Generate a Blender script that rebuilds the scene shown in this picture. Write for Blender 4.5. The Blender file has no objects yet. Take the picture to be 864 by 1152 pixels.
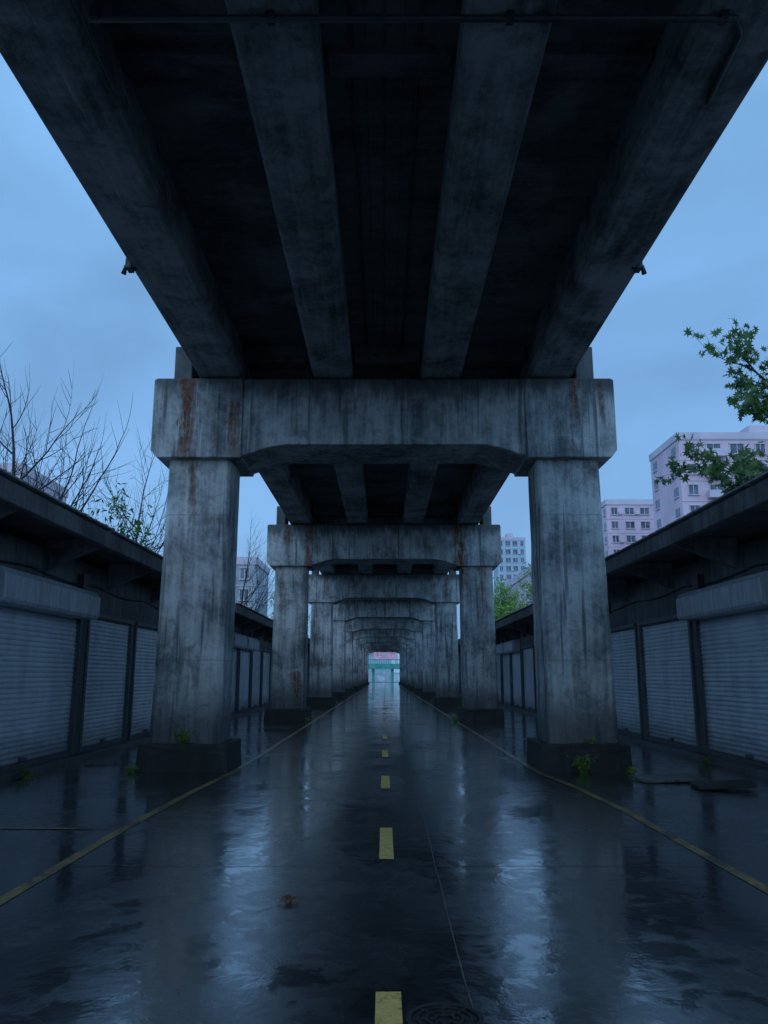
import bpy, bmesh, math, random
from mathutils import Vector, Matrix
R = math.radians
random.seed(7)
scene = bpy.context.scene
COL = scene.collection

# ---------------------------------------------------------------- node helpers
class NT:
    def __init__(s, nt): s.nt = nt; s.n = nt.nodes; s.l = nt.links
    def node(s, typ, props=None, **inp):
        nd = s.n.new(typ)
        for k, v in (props or {}).items(): setattr(nd, k, v)
        for k, v in inp.items():
            key = int(k[1:]) if (k[0] == 'i' and k[1:].isdigit()) else k.replace('_', ' ')
            s.set(nd.inputs[key], v)
        return nd
    def set(s, sock, v):
        if isinstance(v, bpy.types.NodeSocket): s.l.new(v, sock)
        elif isinstance(v, bpy.types.Node): s.l.new(v.outputs[0], sock)
        else:
            if sock.type == 'RGBA' and len(v) == 3: v = (*v, 1)
            sock.default_value = v
    def math(s, op, a, b=0.0, c=None, clamp=False):
        nd = s.node('ShaderNodeMath', dict(operation=op, use_clamp=clamp), i0=a, i1=b)
        if c is not None: s.set(nd.inputs[2], c)
        return nd.outputs[0]
    def mix(s, f, a, b, mode='MIX'):
        nd = s.n.new('ShaderNodeMix'); nd.data_type = 'RGBA'; nd.blend_type = mode
        s.set(nd.inputs[0], f); s.set(nd.inputs[6], a); s.set(nd.inputs[7], b)
        return nd.outputs[2]
    def ramp(s, f, stops, interp='LINEAR'):
        nd = s.n.new('ShaderNodeValToRGB'); cr = nd.color_ramp; cr.interpolation = interp
        while len(cr.elements) < len(stops): cr.elements.new(0.5)
        for e, (p, c) in zip(cr.elements, stops):
            e.position = p
            e.color = (c, c, c, 1) if not isinstance(c, tuple) else (*c, 1)
        s.set(nd.inputs[0], f); return nd.outputs[0]
    def noise(s, vec, scale, detail=4, rough=.55, dist=0):
        return s.node('ShaderNodeTexNoise', Vector=vec, Scale=scale, Detail=min(detail, 5), Roughness=rough, Distortion=dist).outputs[0]
    def mapping(s, vec, scale=(1, 1, 1), loc=(0, 0, 0)):
        return s.node('ShaderNodeMapping', Vector=vec, Scale=scale, Location=loc).outputs[0]
    def smooth(s, v, a, b):
        nd = s.n.new('ShaderNodeMapRange'); nd.interpolation_type = 'SMOOTHSTEP'
        s.set(nd.inputs[0], v); nd.inputs[1].default_value = a; nd.inputs[2].default_value = b
        return nd.outputs[0]

def new_mat(name):
    m = bpy.data.materials.new(name); m.use_nodes = True
    t = NT(m.node_tree); b = m.node_tree.nodes['Principled BSDF']
    return m, t, b

def obj_coord(t, rnd=True):
    tc = t.node('ShaderNodeTexCoord').outputs['Object']
    if not rnd: return tc, tc
    oi = t.node('ShaderNodeObjectInfo').outputs['Random']
    off = t.math('MULTIPLY', oi, 37.0)
    v = t.node('ShaderNodeVectorMath', dict(operation='ADD'), i0=tc)
    cb = t.node('ShaderNodeCombineXYZ', X=off, Y=off, Z=off)
    t.l.new(cb.outputs[0], v.inputs[1])
    return tc, v.outputs[0]

def concrete(name, lo=(.10, .105, .11), hi=(.40, .40, .40), rust=(), streak_axis='Z', joints=True, rough=.75, streak=.7, drips=True, base=False):
    m, t, b = new_mat(name)
    tc, v = obj_coord(t)
    big = t.noise(v, .9, 5, .6, .4)
    fine = t.noise(v, 9, 5, .7)
    sc = {'Z': (4, 4, .3), 'Y': (5, .35, 5), 'X': (.4, 4, 4)}[streak_axis]
    st = t.noise(t.mapping(v, sc), 1.1, 5, .65, .3)
    st2 = t.noise(t.mapping(v, tuple(k * 2.6 for k in sc)), 1.5, 4, .6)
    a = t.math('MULTIPLY', big, 1.0)
    a = t.math('ADD', a, t.math('MULTIPLY', st, .8 * streak))
    a = t.math('ADD', a, t.math('MULTIPLY', st2, .4 * streak))
    a = t.math('ADD', a, t.math('MULTIPLY', fine, .40))
    a = t.math('DIVIDE', a, 1.0 + 1.2 * streak + .40)
    f = t.smooth(a, .37, .61)
    col = t.mix(f, lo, hi)
    bl = t.smooth(t.noise(v, 1.9, 5, .76, .9), .53, .69)
    col = t.mix(t.math('MULTIPLY', bl, .55), col, tuple(c * .75 for c in lo))
    if drips:
        dr = t.smooth(t.noise(t.mapping(v, (sc[0] * 1.3, sc[1] * 1.3, sc[2] * .8), (4, 8, 2)), 1.5, 4, .55), .56, .66)
        col = t.mix(t.math('MULTIPLY', dr, .68), col, tuple(c * .55 for c in lo))
    lm = t.smooth(t.noise(t.mapping(v, tuple(k * 1.1 for k in sc), (9, 3, 5)), 1.4, 5, .72), .57, .71)
    col = t.mix(t.math('MULTIPLY', lm, .5), col, tuple(min(1, c * 1.35) for c in hi))
    sep = t.node('ShaderNodeSeparateXYZ', i0=tc)
    X, Y, Z = sep.outputs
    if joints:
        for zz in (1.75, 4.2):
            d = t.math('ABSOLUTE', t.math('SUBTRACT', Z, zz))
            ln = t.math('SUBTRACT', 1, t.smooth(d, .004, .014))
            col = t.mix(t.math('MULTIPLY', ln, .35), col, lo)
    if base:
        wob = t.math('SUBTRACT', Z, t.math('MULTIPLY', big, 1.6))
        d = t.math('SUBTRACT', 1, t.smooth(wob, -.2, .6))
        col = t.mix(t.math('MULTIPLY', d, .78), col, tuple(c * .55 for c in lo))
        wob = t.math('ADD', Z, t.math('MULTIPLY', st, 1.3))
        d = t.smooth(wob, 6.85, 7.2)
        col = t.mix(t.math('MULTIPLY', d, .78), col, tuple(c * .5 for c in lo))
    rough_out = t.math('ADD', rough - .12, t.math('MULTIPLY', fine, .25))
    if rust:
        nn = t.math('SUBTRACT', t.noise(t.mapping(v, (1, 1, .9)), 2.2, 4, .7), .5)
        br = t.smooth(t.noise(t.mapping(v, (9, 9, 1.5)), 1.5, 5, .75), .32, .54)
        tot = None
        for (x0, w, z0, z1, amt) in rust:
            d = t.math('ABSOLUTE', t.math('ADD', t.math('SUBTRACT', X, x0), t.math('MULTIPLY', nn, w * 2.2)))
            mk = t.math('SUBTRACT', 1, t.smooth(d, w * .25, w))
            mz = t.math('MULTIPLY', t.smooth(Z, z0, z0 + .9), t.math('SUBTRACT', 1, t.smooth(Z, z1 - .05, z1 + .1)))
            mk = t.math('MULTIPLY', t.math('MULTIPLY', mk, mz), amt)
            tot = mk if tot is None else t.math('MAXIMUM', tot, mk)
        col = t.mix(t.math('MULTIPLY', tot, br), col, t.mix(t.smooth(fine, .35, .68), (.028, .011, .008), (.25, .080, .03)))
    t.set(b.inputs['Base Color'], col); t.set(b.inputs['Roughness'], rough_out)
    bp = t.node('ShaderNodeBump', Strength=.6, Distance=.03, Height=t.math('ADD', t.math('MULTIPLY', fine, .7), t.math('MULTIPLY', t.noise(v, 40, 3, .7), .35)))
    t.l.new(bp.outputs[0], b.inputs['Normal'])
    return m

def simple(name, col, rough=.6, var=.3, scale=6, metallic=0, bump=0, streak=False):
    m, t, b = new_mat(name)
    tc, v = obj_coord(t)
    if streak: v = t.mapping(v, (3, 3, .4))
    n = t.noise(v, scale, 4, .65)
    f = t.smooth(n, .3, .7)
    c = t.mix(f, tuple(k * (1 - var) for k in col), tuple(min(1, k * (1 + var)) for k in col))
    t.set(b.inputs['Base Color'], c)
    t.set(b.inputs['Roughness'], t.math('ADD', rough - .1, t.math('MULTIPLY', n, .2)))
    b.inputs['Metallic'].default_value = metallic
    if bump:
        bp = t.node('ShaderNodeBump', Strength=bump, Distance=.02, Height=t.noise(v, scale * 6, 3))
        t.l.new(bp.outputs[0], b.inputs['Normal'])
    return m

# ---------------------------------------------------------------- mesh helpers
def box(bm, x0, x1, y0, y1, z0, z1, mi=0):
    if x0 > x1: x0, x1 = x1, x0
    vs = [bm.verts.new(p) for p in ((x0, y0, z0), (x1, y0, z0), (x1, y1, z0), (x0, y1, z0), (x0, y0, z1), (x1, y0, z1), (x1, y1, z1), (x0, y1, z1))]
    for idx in ((3, 2, 1, 0), (4, 5, 6, 7), (0, 1, 5, 4), (1, 2, 6, 5), (2, 3, 7, 6), (3, 0, 4, 7)):
        f = bm.faces.new([vs[i] for i in idx]); f.material_index = mi

def prism(bm, poly, y0, y1, mi=0):
    a = [bm.verts.new((x, y0, z)) for x, z in poly]; c = [bm.verts.new((x, y1, z)) for x, z in poly]
    n = len(poly)
    f = bm.faces.new(a); f.material_index = mi
    f = bm.faces.new(c[::-1]); f.material_index = mi
    for i in range(n):
        f = bm.faces.new((a[i], c[i], c[(i + 1) % n], a[(i + 1) % n])); f.material_index = mi

def tube(bm, pts, rads, sides=6, mi=0, cap=True):
    rings = []
    up = Vector((.13, .31, .94)).normalized()
    for i, p in enumerate(pts):
        d = (pts[min(i + 1, len(pts) - 1)] - pts[max(i - 1, 0)])
        if d.length < 1e-6: d = Vector((0, 0, 1))
        d.normalize()
        a = d.cross(up)
        if a.length < .05: a = d.cross(Vector((1, 0, 0)))
        a.normalize(); b2 = d.cross(a)
        rings.append([bm.verts.new(p + (a * math.cos(q) + b2 * math.sin(q)) * rads[i]) for q in (2 * math.pi * k / sides for k in range(sides))])
    for r0, r1 in zip(rings, rings[1:]):
        for k in range(sides):
            f = bm.faces.new((r0[k], r0[(k + 1) % sides], r1[(k + 1) % sides], r1[k])); f.material_index = mi; f.smooth = True
    if cap and sides > 2:
        for r in (rings[0], rings[-1]):
            f = bm.faces.new(r); f.material_index = mi

def link(me, name, parent=None, loc=(0, 0, 0), bevel=0, segs=2, scale=None):
    ob = bpy.data.objects.new(name, me); COL.objects.link(ob); ob.location = loc
    if scale: ob.scale = scale
    if parent: ob.parent = parent
    if bevel:
        md = ob.modifiers.new('bevel', 'BEVEL'); md.width = bevel; md.segments = segs; md.limit_method = 'ANGLE'; md.angle_limit = R(40)
    return ob

def finish(bm, name, mats, parent=None, loc=(0, 0, 0), bevel=0, segs=2, recalc=True):
    if recalc: bmesh.ops.recalc_face_normals(bm, faces=bm.faces)
    me = bpy.data.meshes.new(name); bm.to_mesh(me); bm.free()
    for m in (mats if isinstance(mats, (list, tuple)) else [mats]): me.materials.append(m)
    return link(me, name, parent, loc, bevel, segs)

def empty(name, loc=(0, 0, 0)):
    e = bpy.data.objects.new(name, None); COL.objects.link(e); e.location = loc; return e

# ---------------------------------------------------------------- materials
RUST_A = ((-3.42, .22, 4.7, 6.62, 1.0), (-3.30, .10, 3.6, 5.3, .7), (-2.62, .18, 4.8, 6.2, .85), (3.33, .14, 5.5, 6.62, .95), (3.8, .08, 5.2, 6.6, .8), (-1.7, .12, 5.9, 6.62, .45))
RUST_B = ((-2.6, .18, 4.6, 6.6, .85), (2.62, .30, 4.0, 6.6, 1.0), (3.4, .24, .9, 5.2, .45), (-3.3, .16, 5.4, 6.62, .95), (-2.9, .30, .3, 1.6, .9), (-3.5, .12, 2.6, 5.2, .5))
RUST_C = ((-3.0, .18, 5.0, 6.6, .6), (3.2, .18, 4.8, 6.6, .6))
LO = (.070, .077, .078); HI = (.47, .48, .465)
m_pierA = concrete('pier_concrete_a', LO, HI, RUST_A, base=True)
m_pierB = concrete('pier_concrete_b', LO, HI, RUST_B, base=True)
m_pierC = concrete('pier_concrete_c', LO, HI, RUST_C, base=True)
m_plinth = concrete('plinth_concrete', (.008, .010, .008), (.034, .036, .032), (), joints=False, rough=.75)
m_deck = concrete('deck_concrete', (.035, .039, .041), (.31, .31, .305), (), streak_axis='Y', joints=False, drips=False, streak=.5, rough=.85)
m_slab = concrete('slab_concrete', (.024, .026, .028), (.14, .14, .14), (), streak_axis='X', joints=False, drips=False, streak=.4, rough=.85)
m_shopc = concrete('shop_wall_render', (.04, .04, .04), (.13, .13, .125), (), joints=False)
m_canopy = concrete('canopy_concrete', (.035, .037, .04), (.18, .18, .18), (), joints=False, rough=.55)
m_step = concrete('step_concrete', (.04, .04, .04), (.13, .13, .13), (), joints=False, rough=.4)
m_pipe = simple('dark_pipe', (.03, .03, .032), .5, .4, 8)
m_box = simple('grey_box_metal', (.42, .44, .46), .45, .25, 4, streak=True)
m_post = simple('dark_steel_post', (.09, .09, .095), .5, .4, 6, streak=True)
m_flash = simple('sheet_flashing', (.24, .25, .26), .4, .5, 5)
def shutter_mat():
    m, t, b = new_mat('shutter_metal')
    tc, v = obj_coord(t)
    n = t.noise(t.mapping(v, (1, 3, .3)), 2.2, 5, .65)
    n2 = t.noise(v, 3.5, 5, .7)
    c = t.mix(t.smooth(n, .35, .65), (.56, .59, .62), (.76, .79, .82))
    c = t.mix(t.math('MULTIPLY', t.smooth(n2, .52, .72), .5), c, (.28, .28, .27))
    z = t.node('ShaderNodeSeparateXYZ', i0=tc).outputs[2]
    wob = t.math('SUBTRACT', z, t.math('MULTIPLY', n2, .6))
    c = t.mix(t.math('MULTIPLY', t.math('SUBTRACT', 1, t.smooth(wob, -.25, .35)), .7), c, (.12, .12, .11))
    oi = t.node('ShaderNodeObjectInfo').outputs['Random']
    c = t.mix(t.math('MULTIPLY', oi, .45), c, (.30, .36, .42))
    t.set(b.inputs['Base Color'], c); b.inputs['Roughness'].default_value = .34; b.inputs['Metallic'].default_value = .1
    return m
m_shut = shutter_mat()

def wet_asphalt(name, base_lo, base_hi, puddle_lo, puddle_hi, rbase, rvar):
    m, t, b = new_mat(name)
    tc = t.node('ShaderNodeTexCoord').outputs['Object']
    fine = t.noise(tc, 60, 4, .75)
    grit = t.noise(tc, 230, 2, .7)
    mid = t.noise(tc, 3.0, 5, .75, .4)
    big = t.noise(t.mapping(tc, (1, .75, 1), (3.1, 7.7, 0)), .62, 5, .62, .5)
    flow = t.noise(t.mapping(tc, (2.2, .25, 1)), .8, 4, .6)
    pud = t.smooth(t.math('ADD', t.math('MULTIPLY', big, .55), t.math('MULTIPLY', mid, .45)), puddle_lo, puddle_hi)
    c = t.mix(t.smooth(t.math('ADD', t.math('MULTIPLY', mid, .5), t.math('MULTIPLY', flow, .5)), .38, .62), base_lo, base_hi)
    c = t.mix(t.math('MULTIPLY', t.smooth(grit, .55, .7), .5), c, tuple(k * 2.8 for k in base_hi))
    c = t.mix(t.math('MULTIPLY', pud, .6), c, tuple(k * .4 for k in base_lo))
    vor = t.node('ShaderNodeTexVoronoi', dict(feature='DISTANCE_TO_EDGE'), Vector=t.node('ShaderNodeVectorMath', dict(operation='ADD'), i0=t.mapping(tc, (.5, .28, 1)), i1=t.node('ShaderNodeTexNoise', Vector=tc, Scale=1.2, Detail=4).outputs[1]).outputs[0], Scale=.55).outputs[0]
    crack = t.math('SUBTRACT', 1, t.smooth(vor, .001, .007))
    c = t.mix(t.math('MULTIPLY', crack, .6), c, (.006, .006, .006))
    t.set(b.inputs['Base Color'], c)
    damp = t.smooth(mid, .42, .60)
    r = t.math('ADD', rbase, t.math('MULTIPLY', damp, rvar))
    r = t.math('ADD', r, t.math('MULTIPLY', t.smooth(flow, .4, .7), .04))
    r = t.math('MULTIPLY', r, t.math('SUBTRACT', 1, t.math('MULTIPLY', pud, .7)))
    t.set(b.inputs['Roughness'], t.math('ADD', r, .16))
    b.inputs['IOR'].default_value = 1.45
    b.inputs['Coat Weight'].default_value = 1.0
    b.inputs['Coat IOR'].default_value = 1.75
    t.set(b.inputs['Coat Roughness'], r)
    h = t.math('ADD', t.math('MULTIPLY', fine, .45), t.math('MULTIPLY', grit, .55))
    dry = t.math('SUBTRACT', 1, t.math('MULTIPLY', pud, .85))
    h = t.math('MULTIPLY', h, dry)
    bp = t.node('ShaderNodeBump', Strength=.36, Distance=.004, Height=h)
    t.l.new(bp.outputs[0], b.inputs['Normal'])
    bpc = t.node('ShaderNodeBump', Strength=.20, Distance=.004, Height=h)
    bp2 = t.node('ShaderNodeBump', Strength=.12, Distance=.02, Height=t.noise(tc, 6, 3), Normal=bpc.outputs[0])
    t.l.new(bp2.outputs[0], b.inputs['Coat Normal'])
    return m
m_road = wet_asphalt('wet_asphalt', (.011, .012, .013), (.032, .033, .035), .46, .54, .04, .17)
m_side = wet_asphalt('wet_pavement', (.014, .014, .014), (.038, .038, .038), .46, .55, .09, .17)
m_ground = simple('ground_soil', (.03, .032, .028), .7, .4, .8)

def paint(name, col, wear_lo, wear_hi):
    m, t, b = new_mat(name)
    tc = t.node('ShaderNodeTexCoord').outputs['Object']
    n = t.noise(tc, 14, 5, .8); n2 = t.noise(tc, 1.8, 4, .6)
    w = t.smooth(t.math('ADD', t.math('MULTIPLY', n, .6), t.math('MULTIPLY', n2, .4)), wear_lo, wear_hi)
    c = t.mix(t.smooth(n, .3, .7), col, tuple(k * .6 for k in col))
    c = t.mix(w, c, (.03, .03, .03))
    t.set(b.inputs['Base Color'], c); b.inputs['Roughness'].default_value = .32
    bp = t.node('ShaderNodeBump', Strength=.25, Distance=.006, Height=t.noise(tc, 90, 3, .7)); t.l.new(bp.outputs[0], b.inputs['Normal'])
    return m
m_dash = paint('yellow_road_paint', (.80, .52, .16), .53, .62)
m_edge = paint('worn_yellow_paint', (.36, .23, .08), .43, .58)

# ---------------------------------------------------------------- ground
def sheet(name, x0, x1, y0, y1, z, mat):
    bm = bmesh.new()
    bm.faces.new([bm.verts.new(p) for p in ((x0, y0, z), (x1, y0, z), (x1, y1, z), (x0, y1, z))])
    return finish(bm, name, mat)
sheet('ground', -900, 900, -300, 1500, -.010, m_ground)
sheet('side_pavement', -5.9, 6.15, -14, 165, -.004, m_side)
sheet('road', -2.85, 2.95, -14, 165, 0, m_road)
sheet('cross_street', -80, 80, 165.02, 180, -.002, m_road)

def ribbon(name, pts, w, z, mat):
    bm = bmesh.new(); prev = None
    for x, y in pts:
        a = bm.verts.new((x - w / 2, y, z)); c = bm.verts.new((x + w / 2, y, z))
        if prev: bm.faces.new((prev[0], prev[1], c, a))
        prev = (a, c)
    return finish(bm, name, mat)
ribbon('road_edge_line', [(-2.60, -14), (-2.60, 8.5), (-2.52, 11), (-2.40, 13), (-2.36, 16), (-2.36, 160)], .10, .004, m_edge)
ribbon('road_edge_line', [(2.74, -14), (2.73, 9.5), (2.62, 11.5), (2.45, 13), (2.42, 16), (2.42, 160)], .10, .004, m_edge)
bm = bmesh.new()
y = 2.85 - 4.25 * 3
while y < 160:
    bm.faces.new([bm.verts.new(p) for p in ((-.04, y, .004), (.082, y, .004), (.082, y + 1.4, .004), (-.04, y + 1.4, .004))]); y += 4.25
finish(bm, 'road_centre_dashes', m_dash)
bm = bmesh.new()
bm.faces.new([bm.verts.new(p) for p in ((-5.2, 8.5, .002), (-2.75, 8.42, .002), (-2.75, 8.50, .002), (-5.2, 8.58, .002))])
finish(bm, 'parking_bay_line', m_edge)
m_seam = simple('seam_tar', (.012, .012, .012), .5, .3, 20)
m_seaml = simple('seam_light', (.07, .073, .075), .5, .5, 9)
def wig(x0, y0, x1, y1, n, a):
    return [(x0 + (x1 - x0) * i / n + random.uniform(-a, a), y0 + (y1 - y0) * i / n + random.uniform(-a, a)) for i in range(n + 1)]
ribbon('pavement_seam', wig(.41, 2.5, .50, 60, 90, .010), .008, .003, m_seaml)
bm = bmesh.new()
for yy, xa, xb in ((6.85, -2.5, 2.7), (11.4, -2.4, 2.5), (19, -2.3, 2.3)):
    p = [(xa + (xb - xa) * i / 40, yy + random.uniform(-.012, .012)) for i in range(41)]
    for (a0, b0), (a1, b1) in zip(p, p[1:]):
        bm.faces.new([bm.verts.new(q) for q in ((a0, b0, .0025), (a1, b1, .0025), (a1, b1 + .008, .0025), (a0, b0 + .008, .0025))])
finish(bm, 'transverse_seam', m_seam)

bm = bmesh.new()
def disc(bm, cx, cy, r, z, n=40):
    bm.faces.new([bm.verts.new((cx + r * math.cos(2 * math.pi * k / n), cy + r * math.sin(2 * math.pi * k / n), z)) for k in range(n)])
def ring(bm, cx, cy, r0, r1, z0, z1, n=40):
    V = []
    for k in range(n):
        a = 2 * math.pi * k / n; c, s = math.cos(a), math.sin(a)
        V.append([bm.verts.new((cx + r * c, cy + r * s, z)) for r, z in ((r0, z0), (r0, z1), (r1, z1), (r1, z0))])
    for k in range(n):
        A, B = V[k], V[(k + 1) % n]
        for i in range(3): bm.faces.new((A[i], A[i + 1], B[i + 1], B[i]))
disc(bm, 0, 0, .17, .004)
ring(bm, 0, 0, .15, .172, .004, .011)
for r0 in (.115, .075, .035): ring(bm, 0, 0, r0, r0 + .012, .004, .010)
for k in range(8):
    a = k * math.pi / 4
    for rr in (.055, .098, .135):
        cx, cy = rr * math.cos(a), rr * math.sin(a)
        box(bm, cx - .008, cx + .008, cy - .008, cy + .008, .004, .0105)
finish(bm, 'manhole_cover', simple('cast_iron', (.03, .028, .027), .35, .4, 30, metallic=.6, bump=.3), loc=(.27, 3.93, 0))

# ---------------------------------------------------------------- piers
SP = 13.9; Y0 = 13.3
def pier(k):
    bm = bmesh.new()
    zt = 6.62; zb = 5.42; zc = 5.22
    arc = [(2.44, zc), (2.28, zc + .05), (2.12, zc + .11), (1.95, zb - .04), (1.70, zb)]
    prism(bm, [(-2.50, zc - .03)] + [(-x, z) for x, z in arc] + arc[::-1] + [(2.50, zc - .03), (2.50, zt - .004), (-2.50, zt - .004)], .025, 1.34)
    for s in (-1, 1):
        pts = [(2.46, zc - .04), (3.92, zc - .04), (4.03, zc + .10), (4.03, zt - .03), (3.98, zt), (2.46, zt)]
        if s < 0: pts = [(-x, z) for x, z in pts][::-1]
        prism(bm, pts, 0, 1.40)
    finish(bm, 'cap_beam', PM, PP, bevel=.02)
    for s in (-1, 1):
        bm = bmesh.new()
        c = .06; ya, yb = .15, 1.10
        nz = 14; rings = []
        for j in range(nz + 1):
            u = j / nz; z = .40 + (5.19 - .40) * u
            x0, x1 = 2.66, 3.82 - .08 * u
            prof = [(x0 + c, ya), (x1 - c, ya), (x1, ya + c), (x1, yb - c), (x1 - c, yb), (x0 + c, yb), (x0, yb - c), (x0, ya + c)]
            rings.append([bm.verts.new((s * (px + random.uniform(-.006, .006)), py + random.uniform(-.006, .006), z)) for px, py in prof])
        for a, b_ in zip(rings, rings[1:]):
            for i in range(8): bm.faces.new((a[i], a[(i + 1) % 8], b_[(i + 1) % 8], b_[i]))
        bm.faces.new(rings[0]); bm.faces.new(rings[-1])
        finish(bm, 'column', PM, PP, bevel=.012, segs=1)
        bm = bmesh.new()
        pi_, po = (2.52, 3.94)
        a = [(pi_ - .03, -.03), (po + .03, -.03), (po + .03, 1.32), (pi_ - .03, 1.32)]; b2 = [(pi_, 0), (po, 0), (po, 1.28), (pi_, 1.28)]
        va = [bm.verts.new((s * x, y, -.05)) for x, y in a]; vb = [bm.verts.new((s * x, y, .43)) for x, y in b2]
        bm.faces.new(va); bm.faces.new(vb)
        for i in range(4): bm.faces.new((va[i], va[(i + 1) % 4], vb[(i + 1) % 4], vb[i]))
        bmesh.ops.subdivide_edges(bm, edges=bm.edges[:], cuts=5, use_grid_fill=True)
        for v in bm.verts:
            if v.co.z > .3: v.co += Vector((random.uniform(-.012, .012), random.uniform(-.012, .012), random.uniform(-.015, .008)))
        finish(bm, 'plinth', m_plinth, PP, bevel=.02)
        bm = bmesh.new()
        box(bm, s * 3.44, s * 3.76, .25, 1.15, 6.60, 7.32)
        for gx in (.93, 2.9): box(bm, s * gx - .22, s * gx + .22, .2, .5, 6.60, 6.66)
        finish(bm, 'shear_key', PM, PP, bevel=.02)
NP = 10
for k in range(-1, NP):
    PP = empty('overpass_pier', (0, Y0 + SP * k, 0))
    PM = m_pierA if k == 0 else (m_pierB if k == 1 else m_pierC)
    pier(k)

# ---------------------------------------------------------------- deck
dk = empty('overpass_deck', (0, 0, 0))
ZG = 6.66; ZS = 7.32
for k in range(-1, NP - 1):
    ya = Y0 + SP * k + .72; yb = ya + SP - .04
    if k == -1: ya = -1.0
    bm = bmesh.new()
    for gi, (xa, xb) in enumerate(((-3.30, -2.50), (-1.27, -.55), (.66, 1.38), (2.54, 3.34))):
        fl = .05
        prism(bm, [(xa + fl, ZG), (xb - fl, ZG), (xb, ZG + .10), (xb - .03, ZS + .01), (xa + .03, ZS + .01), (xa, ZG + .10)], ya, yb)
    finish(bm, 'girders', m_deck, dk, bevel=.02)
    bm = bmesh.new()
    box(bm, -3.58, 3.60, ya, yb, ZS, ZS + .30)
    box(bm, -.012 - .16, -.012, ya, yb, ZS - .022, ZS - .002); box(bm, .012, .19, ya, yb, ZS - .022, ZS - .002)
    for yy in (ya + .05, (ya + yb) / 2, yb - .45):
        for xa, xb in ((-2.46, -1.32), (-.50, .61), (1.42, 2.50)):
            box(bm, xa - .03, xb + .03, yy, yy + .3, ZS - (.30 if yy != (ya + yb) / 2 else .12), ZS + .005)
    finish(bm, 'deck_slab', m_slab, dk, bevel=.008, segs=1)
    bm = bmesh.new()
    for s in (-1, 1): box(bm, s * 3.38, s * 3.56, ya, yb, ZS + .30, ZS + 1.15)
    finish(bm, 'parapet', m_deck, dk, bevel=.02)
bm = bmesh.new()
for x in (-.30, .33):
    tube(bm, [Vector((x, -1, ZS - .04)), Vector((x, Y0 + .2, ZS - .04))], [.016, .016], 6)
tube(bm, [Vector((-2.35, 5.45, ZG - .04)), Vector((2.80, 5.45, ZG - .04)), Vector((2.90, 5.6, ZG - .04)), Vector((2.95, 6.4, ZG - .04))], [.03] * 4, 8)
for x in (-2.3, -.9, 1.0, 2.7): box(bm, x - .03, x + .03, 5.40, 5.50, ZG - .06, ZG + .03)
finish(bm, 'conduit', m_pipe, dk)
for s in (-1, 1):
    bm = bmesh.new()
    tube(bm, [Vector((s * 3.20, 9.5, ZG + .02)), Vector((s * 3.34, 9.5, ZG + .01)), Vector((s * 3.36, 9.5, ZG - .08))], [.035] * 3, 8)
    box(bm, s * 3.25, s * 3.32, 9.42, 9.58, ZG - .03, ZG + .1)
    finish(bm, 'drain_spout', m_pipe, dk)

# ---------------------------------------------------------------- shop rows
def shutter_mesh():
    bm = bmesh.new(); prev = None; z = 0.0
    prof = []
    n = 31; p = 2.56 / n
    for i in range(n):
        for fx, fz in ((0, 0), (.016, .22), (.021, .5), (.016, .78), (0, .97)): prof.append((fx, z + fz * p))
        z += p
    for x, zz in prof:
        a = bm.verts.new((x, 0, zz)); c = bm.verts.new((x, 1, zz))
        if prev: bm.faces.new((prev[0], prev[1], c, a))
        prev = (a, c)
    me = bpy.data.meshes.new('shutter_curtain'); bm.to_mesh(me); bm.free(); me.materials.append(m_shut); return me
SH = shutter_mesh()

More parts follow.
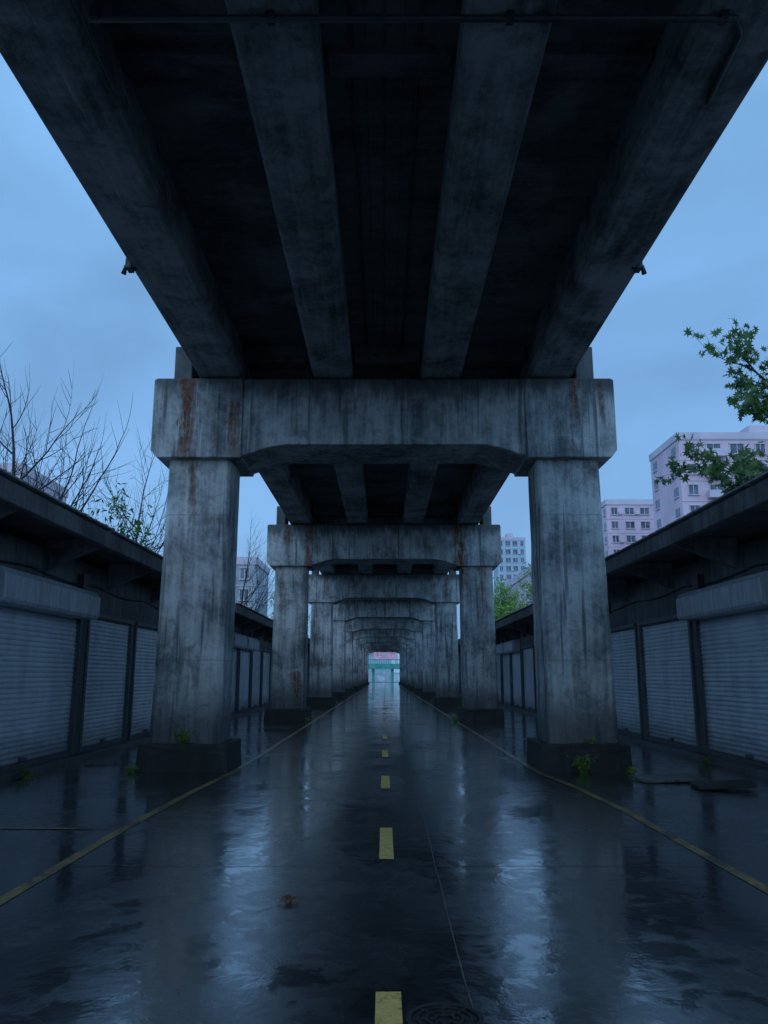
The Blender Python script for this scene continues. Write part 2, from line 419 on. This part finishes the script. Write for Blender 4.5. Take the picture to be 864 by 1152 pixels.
def shop_row(s, xw, xe, ya, yb, ztop, doors, hoods):
    root = empty('shop_row', (0, ya, 0))
    L = yb - ya
    X = lambda v: s * v
    xb = 9.25
    zu = ztop - .36
    bm = bmesh.new()
    edges = sorted(doors)
    cur = ya
    for a, b_ in edges:
        if a > cur: box(bm, X(xw), X(xw + .22), cur - ya, a - ya, -.05, 2.58)
        cur = b_
    if cur < yb: box(bm, X(xw), X(xw + .22), cur - ya, L, -.05, 2.58)
    box(bm, X(xw + .004), X(xw + .22), 0, L, 2.58, zu + .02)
    box(bm, X(xb - .2), X(xb), .2, L - .2, -.05, zu)
    box(bm, X(xw + .22), X(xb), 0, .2, -.05, zu); box(bm, X(xw + .22), X(xb), L - .2, L, -.05, zu)
    finish(bm, 'walls', m_shopc, root)
    bm = bmesh.new()
    pts = [(xe, ztop - .33), (xe + .12, ztop - .33), (xe + .14, ztop - .17), (xb + .2, ztop - .15), (xb + .2, ztop - .01), (xe + .02, ztop - .05), (xe, ztop - .07)]
    P = [(X(x), z) for x, z in pts]
    if s < 0: P = P[::-1]
    prism(bm, P, -.25, L + .25)
    finish(bm, 'canopy', m_canopy, root, bevel=.012, segs=1)
    bm = bmesh.new()
    P = [(X(xe - .07), ztop - .055), (X(xe + .9), ztop - .030), (X(xe + .9), ztop - .005), (X(xe - .07), ztop - .03)]
    n = max(1, int(L / 2.0)); st = (L + .5) / n
    for i in range(n):
        dz = random.uniform(0, .02)
        prism(bm, [(x, z + dz) for x, z in (P if s > 0 else P[::-1])], -.25 + i * st, -.25 + (i + 1) * st - .015)
    finish(bm, 'roof_flashing', m_flash, root)
    bm = bmesh.new()
    yy = .6
    while yy < L:
        P = [(X(xw), zu - .35), (X(xw), zu + .18), (X(xe + .13), zu + .18), (X(xe + .13), zu + .06)]
        prism(bm, P if s < 0 else P[::-1], yy, yy + .12); yy += 3.1
    finish(bm, 'brackets', m_canopy, root)
    bm = bmesh.new(); box(bm, X(xw - .22), X(xw + .1), 0, L, -.03, .10)
    finish(bm, 'door_step', m_step, root, bevel=.015)
    bm = bmesh.new(); bh = bmesh.new()
    for i, (a, b_) in enumerate(edges):
        link(SH, 'shutter', root, (X(xw + .06), a - ya, .08), scale=(-s, b_ - a, .985))
        for e in (a, b_): box(bm, X(xw - .03), X(xw + .10), e - ya - .05, e - ya + .05, .10, 2.62)
        box(bm, X(xw - .015), X(xw + .08), a - ya + .05, b_ - ya - .05, .10, .17)
        cy = (a + b_) / 2 - ya
        box(bm, X(xw - .02), X(xw + .05), cy - .09, cy + .09, .20, .24)
        if i in hoods:
            P = [(X(xw), 2.52), (X(xw - .30), 2.52), (X(xw - .34), 2.58), (X(xw - .34), 2.92), (X(xw - .26), 3.02), (X(xw), 3.05)]
            prism(bh, P if s > 0 else P[::-1], a - ya + .1, b_ - ya + .03)
        else:
            box(bm, X(xw - .05), X(xw), a - ya, b_ - ya, 2.62, 2.70)
    finish(bm, 'guide_rails', m_post, root)
    if len(bh.verts): finish(bh, 'shutter_hood', m_box, root, bevel=.015)
    else: bh.free()
    bm = bmesh.new()
    tube(bm, [Vector((X(xw - .08), L - .5, zu)), Vector((X(xw - .08), L - .5, .1))], [.05, .05], 8)
    finish(bm, 'downpipe', m_post, root)
    bm = bmesh.new(); pts = []
    n = int(L / .5)
    for i in range(n + 1):
        yy = L * i / n; pts.append(Vector((X(xw - .05), yy, 3.22 - .09 * abs(math.sin(math.pi * yy / 3.1)))))
    tube(bm, pts, [.014] * len(pts), 5)
    yy = 2.1
    while yy < L - 1:
        box(bm, X(xw - .12), X(xw), yy, yy + .26, 3.08, 3.34); yy += 6.2
    finish(bm, 'cable_run', m_pipe, root)

def mkdoors(a, b_, w=2.72, g=.32):
    out = []; y = a
    while y + w < b_ - .2: out.append((y, y + w)); y += w + g
    return out
dl = [(-4.8, -1.3), (-.9, 2.6), (3.0, 6.4), (6.8, 10.6), (11.1, 15.0), (15.4, 18.05), (18.35, 21.0), (21.3, 23.4)]
dr = [(-4.8, -1.3), (-.9, 2.6), (3.0, 6.9), (7.3, 11.1), (11.7, 15.25), (15.55, 18.6), (18.9, 21.6), (21.85, 23.6)]
shop_row(-1, 5.65, 4.60, -6, 23.9, 3.92, dl, (4,))
shop_row(1, 5.90, 4.72, -6, 24.1, 3.95, dr, (4,))
for a, b_ in [(25.3, 61.5), (63, 99), (100.5, 137)]:
    shop_row(-1, 5.65, 4.62, a, b_, 3.76, mkdoors(a + .4, b_), (1, 2, 5, 9))
    shop_row(1, 5.90, 4.74, a, b_, 3.76, mkdoors(a + .6, b_), (0, 3, 4, 8))

bm = bmesh.new()
box(bm, 0, .95, 0, .55, .0, .035); finish(bm, 'concrete_slab', m_shopc, loc=(3.72, 11.9, .0), bevel=.008).rotation_euler = (R(1.5), R(-1), R(6))
bm = bmesh.new()
box(bm, 0, .75, 0, .5, .0, .05); finish(bm, 'concrete_slab', m_plinth, loc=(4.2, 11.2, 0), bevel=.01).rotation_euler = (0, R(-3.5), R(-8))
bm = bmesh.new()
box(bm, 0, .6, 0, .45, .0, .05); finish(bm, 'concrete_slab', m_step, loc=(-5.1, 14.2, 0), bevel=.01).rotation_euler = (0, R(2), R(20))

# ---------------------------------------------------------------- vegetation
def leafmat(name, a, b2):
    m, t, b = new_mat(name)
    tc = t.node('ShaderNodeTexCoord').outputs['Object']
    n = t.smooth(t.noise(tc, 3.5, 3), .35, .65)
    t.set(b.inputs['Base Color'], t.mix(n, a, b2)); b.inputs['Roughness'].default_value = .5
    tr = t.node('ShaderNodeBsdfTranslucent', Color=t.mix(n, a, b2)); mx = t.node('ShaderNodeMixShader', i0=.45, i1=b.outputs[0], i2=tr.outputs[0])
    t.l.new(mx.outputs[0], t.n['Material Output'].inputs[0])
    return m
m_bark = simple('bark', (.022, .019, .017), .85, .4, 10, bump=.4)
m_leafd = leafmat('leaf_dark_green', (.045, .095, .03), (.11, .19, .045))
m_leafb = leafmat('leaf_fresh_green', (.13, .24, .045), (.26, .40, .08))
m_dead = leafmat('leaf_dead', (.18, .055, .02), (.34, .12, .04))

def rv(a=1): return Vector((random.uniform(-a, a), random.uniform(-a, a), random.uniform(-a, a)))
MAPLE = []
for i in range(14):
    a = -math.pi * .5 + 2 * math.pi * i / 14
    r = 1.0 if i % 2 else .42
    if i == 0: r = .2
    MAPLE.append((r * math.cos(a) * .9, r * math.sin(a) + .9))
LANCE = [(0, 0), (.22, .45), (.2, .95), (0, 1.6), (-.2, .95), (-.22, .45)]
def leaf(bm, p, size, shape, droop=.5):
    d = rv(); d.z -= droop; d.normalize()
    sd = d.cross(rv().normalized())
    if sd.length < .1: return
    sd.normalize()
    f = bm.faces.new([bm.verts.new(p + (sd * x + d * y) * size) for x, y in shape]); f.material_index = 1

def grow(bm, p, d, L, r, depth, opts, sides=6):
    n = opts.get('seg', 5) if depth > 0 else 3
    pts = [p.copy()]; rr = [r]; q = p.copy(); dd = d.normalized()
    for i in range(n):
        dd = (dd + rv(opts.get('wig', .14)) + Vector((0, 0, opts.get('up', .06)))).normalized()
        q = q + dd * L / n; pts.append(q.copy()); rr.append(r * (1 - .62 * (i + 1) / n))
    tube(bm, pts, rr, max(3, sides), 0)
    if depth > 0:
        kids = opts['kids'][depth] if depth < len(opts['kids']) else 4
        for k in range(kids):
            u = .2 + .8 * (k + random.random() * .8) / kids
            i = min(n - 1, int(u * n)); fr = u * n - i
            pp = pts[i].lerp(pts[i + 1], min(1, fr)); base = (pts[i + 1] - pts[i]).normalized()
            perp = base.cross(rv().normalized()); perp.normalize()
            ang = random.uniform(.4, .95)
            nd = base * math.cos(ang) + perp * math.sin(ang)
            grow(bm, pp, nd, L * random.uniform(.42, .68), max(opts.get('rmin', .004), rr[i] * .55), depth - 1, opts, sides - 1)
        grow(bm, pts[-1], dd, L * .55, rr[-1], depth - 1, opts, sides - 1)
    if opts.get('leaf') and depth <= opts.get('ldepth', 1):
        for _ in range(opts['leaf']):
            i = random.randrange(1, n + 1)
            leaf(bm, pts[i] + rv(opts.get('lsp', .12)), opts['lsize'] * random.uniform(.6, 1.25), opts['shape'])

def tree(name, loc, H, r, opts, depth=4, mat=None, lean=(0, 0)):
    bm = bmesh.new()
    th = H * .34
    pts = [Vector((0, 0, -.1)), Vector((lean[0] * .3, lean[1] * .3, th * .5)), Vector((lean[0], lean[1], th))]
    tube(bm, pts, [r, r * .85, r * .72], 9)
    tp = pts[-1]
    grow(bm, tp, Vector((lean[0] * .1, lean[1] * .1, 1)), H * .38, r * .66, depth, opts, 7)
    for k in range(opts.get('limbs', 4)):
        a = 2 * math.pi * (k + random.random() * .6) / opts.get('limbs', 4)
        grow(bm, pts[1].lerp(tp, random.uniform(.5, 1)), Vector((math.cos(a) * .8, math.sin(a) * .8, 1)), H * random.uniform(.26, .36), r * .42, depth - 1, opts, 6)
    return finish(bm, name, [m_bark, mat or m_leafd], loc=loc, recalc=False)

bare = dict(kids=[0, 4, 5, 5, 5], wig=.12, up=.08, limbs=6, rmin=.008)
random.seed(11); tree('bare_tree', (-9.9, 21.0, 0), 10.6, .14, bare, 3)
random.seed(5); tree('bare_tree', (-10.1, 31.5, 0), 11.0, .12, bare, 3)
random.seed(9); tree('bare_tree', (-10.4, 58, 0), 12.2, .15, bare, 3)
random.seed(13); tree('bare_tree', (-12.2, 24.0, 0), 10.5, .12, bare, 3)
leafy = dict(kids=[0, 4, 5, 5], wig=.16, up=.03, limbs=5, rmin=.005, leaf=10, ldepth=1, lsize=.10, shape=LANCE, lsp=.2)
random.seed(21); tree('leafy_sapling', (-9.75, 29.5, 0), 7.8, .09, dict(leafy, kids=[0, 3, 4, 4], leaf=7, lsize=.15, lsp=.22), 3, m_leafd)
random.seed(22); tree('leafy_tree', (10.8, 62, 0), 9.6, .14, dict(leafy, leaf=14, lsize=.20, lsp=.4), 3, m_leafb)
random.seed(23); tree('leafy_tree', (11.8, 74, 0), 9.4, .15, dict(leafy, leaf=14, lsize=.22, lsp=.5), 3, m_leafb)
random.seed(24); tree('leafy_tree', (-10.8, 84, 0), 9.6, .15, dict(leafy, leaf=14, lsize=.22, lsp=.5), 3, m_leafb)
random.seed(25); tree('leafy_tree', (-10.2, 44, 0), 8.4, .10, dict(leafy, leaf=10, lsize=.16, lsp=.3), 2, m_leafb)

random.seed(31)
bm = bmesh.new()
T = Vector((10.1, 17.6, 0))
tube(bm, [T + Vector((0, 0, -.1)), T + Vector((.1, 0, 2.5)), T + Vector((-.05, .1, 5)), T + Vector((.1, 0, 7.6)), T + Vector((.3, .2, 9.5))], [.20, .17, .14, .10, .05], 9)
mo = dict(kids=[0, 3, 4], wig=.16, up=.02, rmin=.005, leaf=9, ldepth=0, lsize=.125, shape=MAPLE, lsp=.14, seg=4)
def bough(a, b2, r, nside, bow=.35, L=.9):
    a = Vector(a); b2 = Vector(b2); pts = []; rr = []
    for i in range(9):
        u = i / 8; p = a.lerp(b2, u) + Vector((0, 0, bow * math.sin(math.pi * u))) + rv(.05); pts.append(p); rr.append(r * (1 - .8 * u))
    tube(bm, pts, rr, 7)
    for k in range(nside):
        u = .3 + .7 * k / (nside - 1); i = min(7, int(u * 8)); p = pts[i].lerp(pts[i + 1], u * 8 - i if u < 1 else 1)
        d = (b2 - a).normalized() + rv(.9); d.z *= .7
        grow(bm, p, d, L * random.uniform(.6, 1.1), rr[i] * .5 + .004, 1, mo, 5)
bough((10.1, 17.6, 6.2), (7.75, 16.2, 8.0), .07, 11, .35, .8)
bough((10.1, 17.6, 5.3), (8.2, 16.4, 7.0), .05, 8)
bough((10.05, 17.6, 4.6), (7.0, 16.2, 5.75), .06, 13, .25, .75)
bough((10.1, 17.6, 4.2), (7.8, 15.6, 5.4), .05, 10, .2)
for k in range(7):
    a = random.uniform(-1.2, 1.6)
    e = T + Vector((math.cos(a) * 3, math.sin(a) * 3, random.uniform(6, 10)))
    bough(T + Vector((0, 0, random.uniform(5, 8))), e, .05, 6)
finish(bm, 'maple_tree', [m_bark, m_leafd], recalc=False)

def weed(name, loc, n, h, mat):
    bm = bmesh.new()
    for i in range(n):
        d = Vector((random.uniform(-.6, .6), random.uniform(-.6, .3), 1)).normalized(); L = h * random.uniform(.4, 1)
        pts = [Vector((random.uniform(-.05, .05), random.uniform(-.03, .03), 0)) + d * L * u + Vector((0, 0, -.3 * L * u * u)) for u in (0, .35, .7, 1)]
        tube(bm, pts, [.005, .004, .003, .001], 3, cap=False)
        for p in pts[1:]:
            for _ in range(4): leaf(bm, p + rv(.02), .036, LANCE, .1)
    finish(bm, name, [mat, mat], loc=loc, recalc=False)
random.seed(3)
for a in (((3.15, 13.20, -.004), 22, .45), ((3.35, 13.38, .42), 6, .16), ((-3.25, 13.38, .42), 16, .36), ((2.35, 27.1, -.004), 14, .32), ((-3.98, 13.1, -.004), 10, .22), ((-5.35, 12.5, -.004), 8, .18), ((5.6, 14.5, -.004), 8, .2), ((-2.5, 27.1, -.004), 10, .25), ((3.9, 13.15, -.004), 8, .2)):
    weed('weed', *a, m_leafb)

bm = bmesh.new()
for i in range(12):
    a = 2 * math.pi * i / 12 + random.uniform(-.2, .2); L = random.uniform(.07, .13); w = .013
    c, s_ = math.cos(a), math.sin(a); prev = None; hh = random.uniform(.005, .028)
    for u in (0, .3, .65, 1):
        z = .008 + hh * math.sin(u * 2.9); ww = w * (1 - abs(u - .4)) * (1 if u < 1 else .1)
        p = Vector((c * L * u, s_ * L * u, z)); q = Vector((-s_, c, 0)) * ww
        A = bm.verts.new(p + q); B = bm.verts.new(p - q)
        if prev: bm.faces.new((prev[0], prev[1], B, A))
        prev = (A, B)
finish(bm, 'fallen_leaf', m_dead, loc=(-.64, 5.82, 0))
bm = bmesh.new()
for i in range(170):
    x = random.choice((random.uniform(-5.3, -2.7), random.uniform(2.8, 5.5), random.uniform(-2.5, 2.6))); y = random.uniform(3, 32)
    a = random.uniform(0, 6.28); s_ = random.uniform(.008, .022)
    bm.faces.new([bm.verts.new((x + s_ * (lx * math.cos(a) - ly * math.sin(a)), y + s_ * (lx * math.sin(a) + ly * math.cos(a)), .006 + .003 * (j % 3))) for j, (lx, ly) in enumerate(LANCE)])
finish(bm, 'leaf_litter', m_dead, recalc=False)

# ---------------------------------------------------------------- background buildings
m_pink = simple('pink_render', (.62, .44, .49), .8, .14, .15)
m_pink2 = simple('pale_pink_render', (.60, .46, .51), .8, .1, .15)
m_grey = simple('grey_render', (.32, .34, .36), .8, .15, .15)
m_trim = simple('pale_trim', (.56, .47, .51), .7, .1, .2)
m_glass = simple('window_glass', (.09, .10, .13), .12, .6, .8)
m_tower = simple('tower_cladding', (.32, .46, .52), .5, .1, .1)
def block(name, x0, x1, y0, y1, H, fh, bay, wall, sidesx=(), balc=False, ww=.55, wh=.5, seed=1, parap=1.0, stair=True):
    random.seed(seed)
    root = empty(name, ((x0 + x1) / 2, y0, 0))
    W = x1 - x0; D = y1 - y0
    bm = bmesh.new(); box(bm, -W / 2, W / 2, 0, D, -.1, H)
    finish(bm, 'walls', wall, root)
    bm = bmesh.new()
    for a in ((-W / 2 - .15, W / 2 + .15, -.15, .15), (-W / 2 - .15, W / 2 + .15, D - .15, D + .15)): box(bm, *a, H, H + parap)
    for a in ((-W / 2 - .15, -W / 2 + .15, .15, D - .15), (W / 2 - .15, W / 2 + .15, .15, D - .15)): box(bm, *a, H, H + parap)
    if stair:
        box(bm, -W * .1, W * .12, D * .3, D * .7, H, H + 3.2); box(bm, -W * .3, -W * .22, D * .4, D * .6, H, H + 2)
    finish(bm, 'parapet', m_trim, root)
    bg = bmesh.new(); bt = bmesh.new()
    nf = int(H / fh); nb = max(1, int(W / bay)); bw = W / nb
    for f in range(nf):
        z = H - (f + 1) * fh + fh * .3
        if z < 4: break
        for i in range(nb):
            cx = -W / 2 + (i + .5) * bw; w = bw * (ww if i % 3 else ww * .7)
            box(bg, cx - w / 2, cx + w / 2, -.04, .05, z, z + fh * wh)
            for xx in (cx - w / 2, cx, cx + w / 2): box(bt, xx - .05, xx + .05, -.09, 0, z, z + fh * wh)
            box(bt, cx - w / 2 - .12, cx + w / 2 + .12, -.22, 0, z - .14, z - .002); box(bt, cx - w / 2 - .1, cx + w / 2 + .1, -.16, 0, z + fh * wh + .002, z + fh * wh + .12)
            if balc and i % 3 == 1: box(bt, cx - w * .75, cx + w * .75, -1.1, -.26, z - .6, z + .45)
            elif random.random() < .35: box(bt, cx + w / 2 + .15, cx + w / 2 + .9, -.5, 0, z - .1, z + .5)
        if sidesx:
            ns = max(1, int(D / bay)); sw = D / ns
            for s in sidesx:
                X_ = s * W / 2
                for i in range(ns):
                    if i % 2: continue
                    cy = (i + .5) * sw; w = sw * ww * .7
                    xs = sorted((X_ - s * .05, X_ + s * .05)); box(bg, xs[0], xs[1], cy - w / 2, cy + w / 2, z, z + fh * wh)
                    xs = sorted((X_, X_ + s * .2)); box(bt, xs[0], xs[1], cy - w / 2 - .1, cy + w / 2 + .1, z - .14, z - .002)
        box(bt, -W / 2 - .05, W / 2 + .05, -.08, 0, H - f * fh - .12, H - f * fh - .003)
    finish(bg, 'windows', m_glass, root); finish(bt, 'window_frames', m_trim, root)

block('apartment_building', 42.0, 72, 110, 122, 34.6, 3.0, 3.3, m_pink, (-1,), True, .6, .46, 3)
block('apartment_building', 42.6, 60, 150, 162, 33.6, 2.7, 2.6, m_pink, (-1,), False, .6, .46, 4, stair=False)
block('office_tower', 43.0, 53.7, 300, 312, 52, 3.2, 2.2, m_tower, (-1,), False, .7, .55, 5)
block('apartment_building', 18.8, 34, 100, 125, 14.4, 3.0, 3.0, m_pink2, (-1,), False, .5, .5, 6, stair=False)
block('apartment_building', -30, -17.7, 110, 122, 16.6, 2.9, 2.8, m_grey, (1,), True, .6, .5, 7)
block('apartment_building', -60, -37.4, 80, 92, 22.0, 3, 3, m_pink2, (1,), True, .5, .45, 8)
block('office_building', -22, 2, 215, 230, 9.5, 3.4, 3.2, m_tower, (), False, .8, .55, 9, stair=False)
block('office_building', 6, 34, 225, 238, 8, 3.4, 3.2, m_pink2, (), False, .6, .5, 10, stair=False)

m_green = simple('green_steel', (.04, .30, .24), .5, .2, 1)
fb = empty('footbridge', (0, 182, 0))
bm = bmesh.new()
box(bm, -26, 26, 0, 3, 2.9, 4.1)
for s in (0, 3):
    box(bm, -26, 26, s - .04, s + .04, 4.9, 5.05)
    for i in range(105): box(bm, -26 + i * .5 - .03, -26 + i * .5 + .03, s - .03, s + .03, 4.1, 4.9)
finish(bm, 'span', m_green, fb)
bm = bmesh.new()
for x in (-14, -5, -2.4, 1.9, 7.5, 14): box(bm, x - .3, x + .3, 1, 2, 0, 2.9)
finish(bm, 'legs', m_green, fb)
bb = empty('billboard', (.4, 196, 0))
bm = bmesh.new(); box(bm, -2.9, 2.9, 0, .3, 5.3, 7.3); finish(bm, 'panel', simple('billboard_pink', (.80, .36, .42), .5, .4, .9), bb)
bm = bmesh.new(); box(bm, -2.6, -2.4, .31, .6, 0, 7.0); box(bm, 2.4, 2.6, .31, .6, 0, 7.0); box(bm, -3, 3, -.05, .35, 7.3, 7.42); box(bm, -3, 3, -.05, .35, 5.18, 5.3); box(bm, -.9, .3, -.03, -.001, 5.8, 6.8); finish(bm, 'frame', m_trim, bb)
bm = bmesh.new(); box(bm, -30, 30, 0, .25, 0, 2.2)
for i in range(30): box(bm, -30 + i * 2 - .15, -30 + i * 2 + .15, -.12, -.002, 0, 2.4)
finish(bm, 'boundary_wall', simple('white_wall', (.55, .64, .66), .7, .4, .5), loc=(0, 198, 0))

# ---------------------------------------------------------------- world
w = bpy.data.worlds.new('World'); scene.world = w; w.use_nodes = True
t = NT(w.node_tree); t.n.clear()
out = t.node('ShaderNodeOutputWorld')
sky = t.node('ShaderNodeTexSky', dict(sky_type='NISHITA', sun_disc=False, sun_elevation=R(15), sun_rotation=R(192), air_density=1.2, dust_density=1.5, ozone_density=4))
dirv = t.node('ShaderNodeTexCoord').outputs['Generated']
sp = t.node('ShaderNodeSeparateXYZ', i0=dirv)
z = sp.outputs[2]; yv = sp.outputs[1]
grad = t.ramp(t.math('MAXIMUM', z, 0), [(0, (.210, .395, .650)), (.16, (.185, .370, .650)), (.35, (.170, .355, .650)), (.6, (.200, .425, .75)), (1, (.20, .43, .77))])
cl = t.noise(t.mapping(dirv, (1, 1, 2.4)), 1.9, 5, .5, .4)
cf = t.math('ADD', .88, t.math('MULTIPLY', t.smooth(cl, .3, .72), .32))
back_fill = t.math('ADD', 11.3, t.math('MULTIPLY', t.math('SUBTRACT', 1, t.smooth(yv, -.6, .7)), 10))  # unseen sky behind and beside the camera, brightened as added fill for shutters and piers
k = t.math('MULTIPLY', cf, back_fill)
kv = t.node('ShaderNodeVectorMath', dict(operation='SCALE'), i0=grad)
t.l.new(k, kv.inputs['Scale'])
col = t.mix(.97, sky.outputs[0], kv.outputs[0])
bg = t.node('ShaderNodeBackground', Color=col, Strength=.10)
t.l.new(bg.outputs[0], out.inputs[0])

sd = bpy.data.lights.new('sun', 'SUN'); sd.energy = .5; sd.angle = R(40); sd.color = (.76, .88, 1.0)
so = bpy.data.objects.new('sun', sd); COL.objects.link(so)
so.rotation_euler = (R(62), 0, R(-12))

# ---------------------------------------------------------------- camera
cd = bpy.data.cameras.new('camera'); cam = bpy.data.objects.new('camera', cd); COL.objects.link(cam)
cd.sensor_fit = 'VERTICAL'; cd.sensor_height = 24; cd.lens = 900 / 1152 * 24
cd.clip_end = 4000; cd.clip_start = .05
cam.location = (0, 0, 1.5); cam.rotation_euler = (R(90 + 11.55), 0, 0)
scene.camera = cam
scene.view_settings.view_transform = 'Standard'
scene.view_settings.look = 'None'
scene.view_settings.exposure = 0
scene.view_settings.gamma = 1
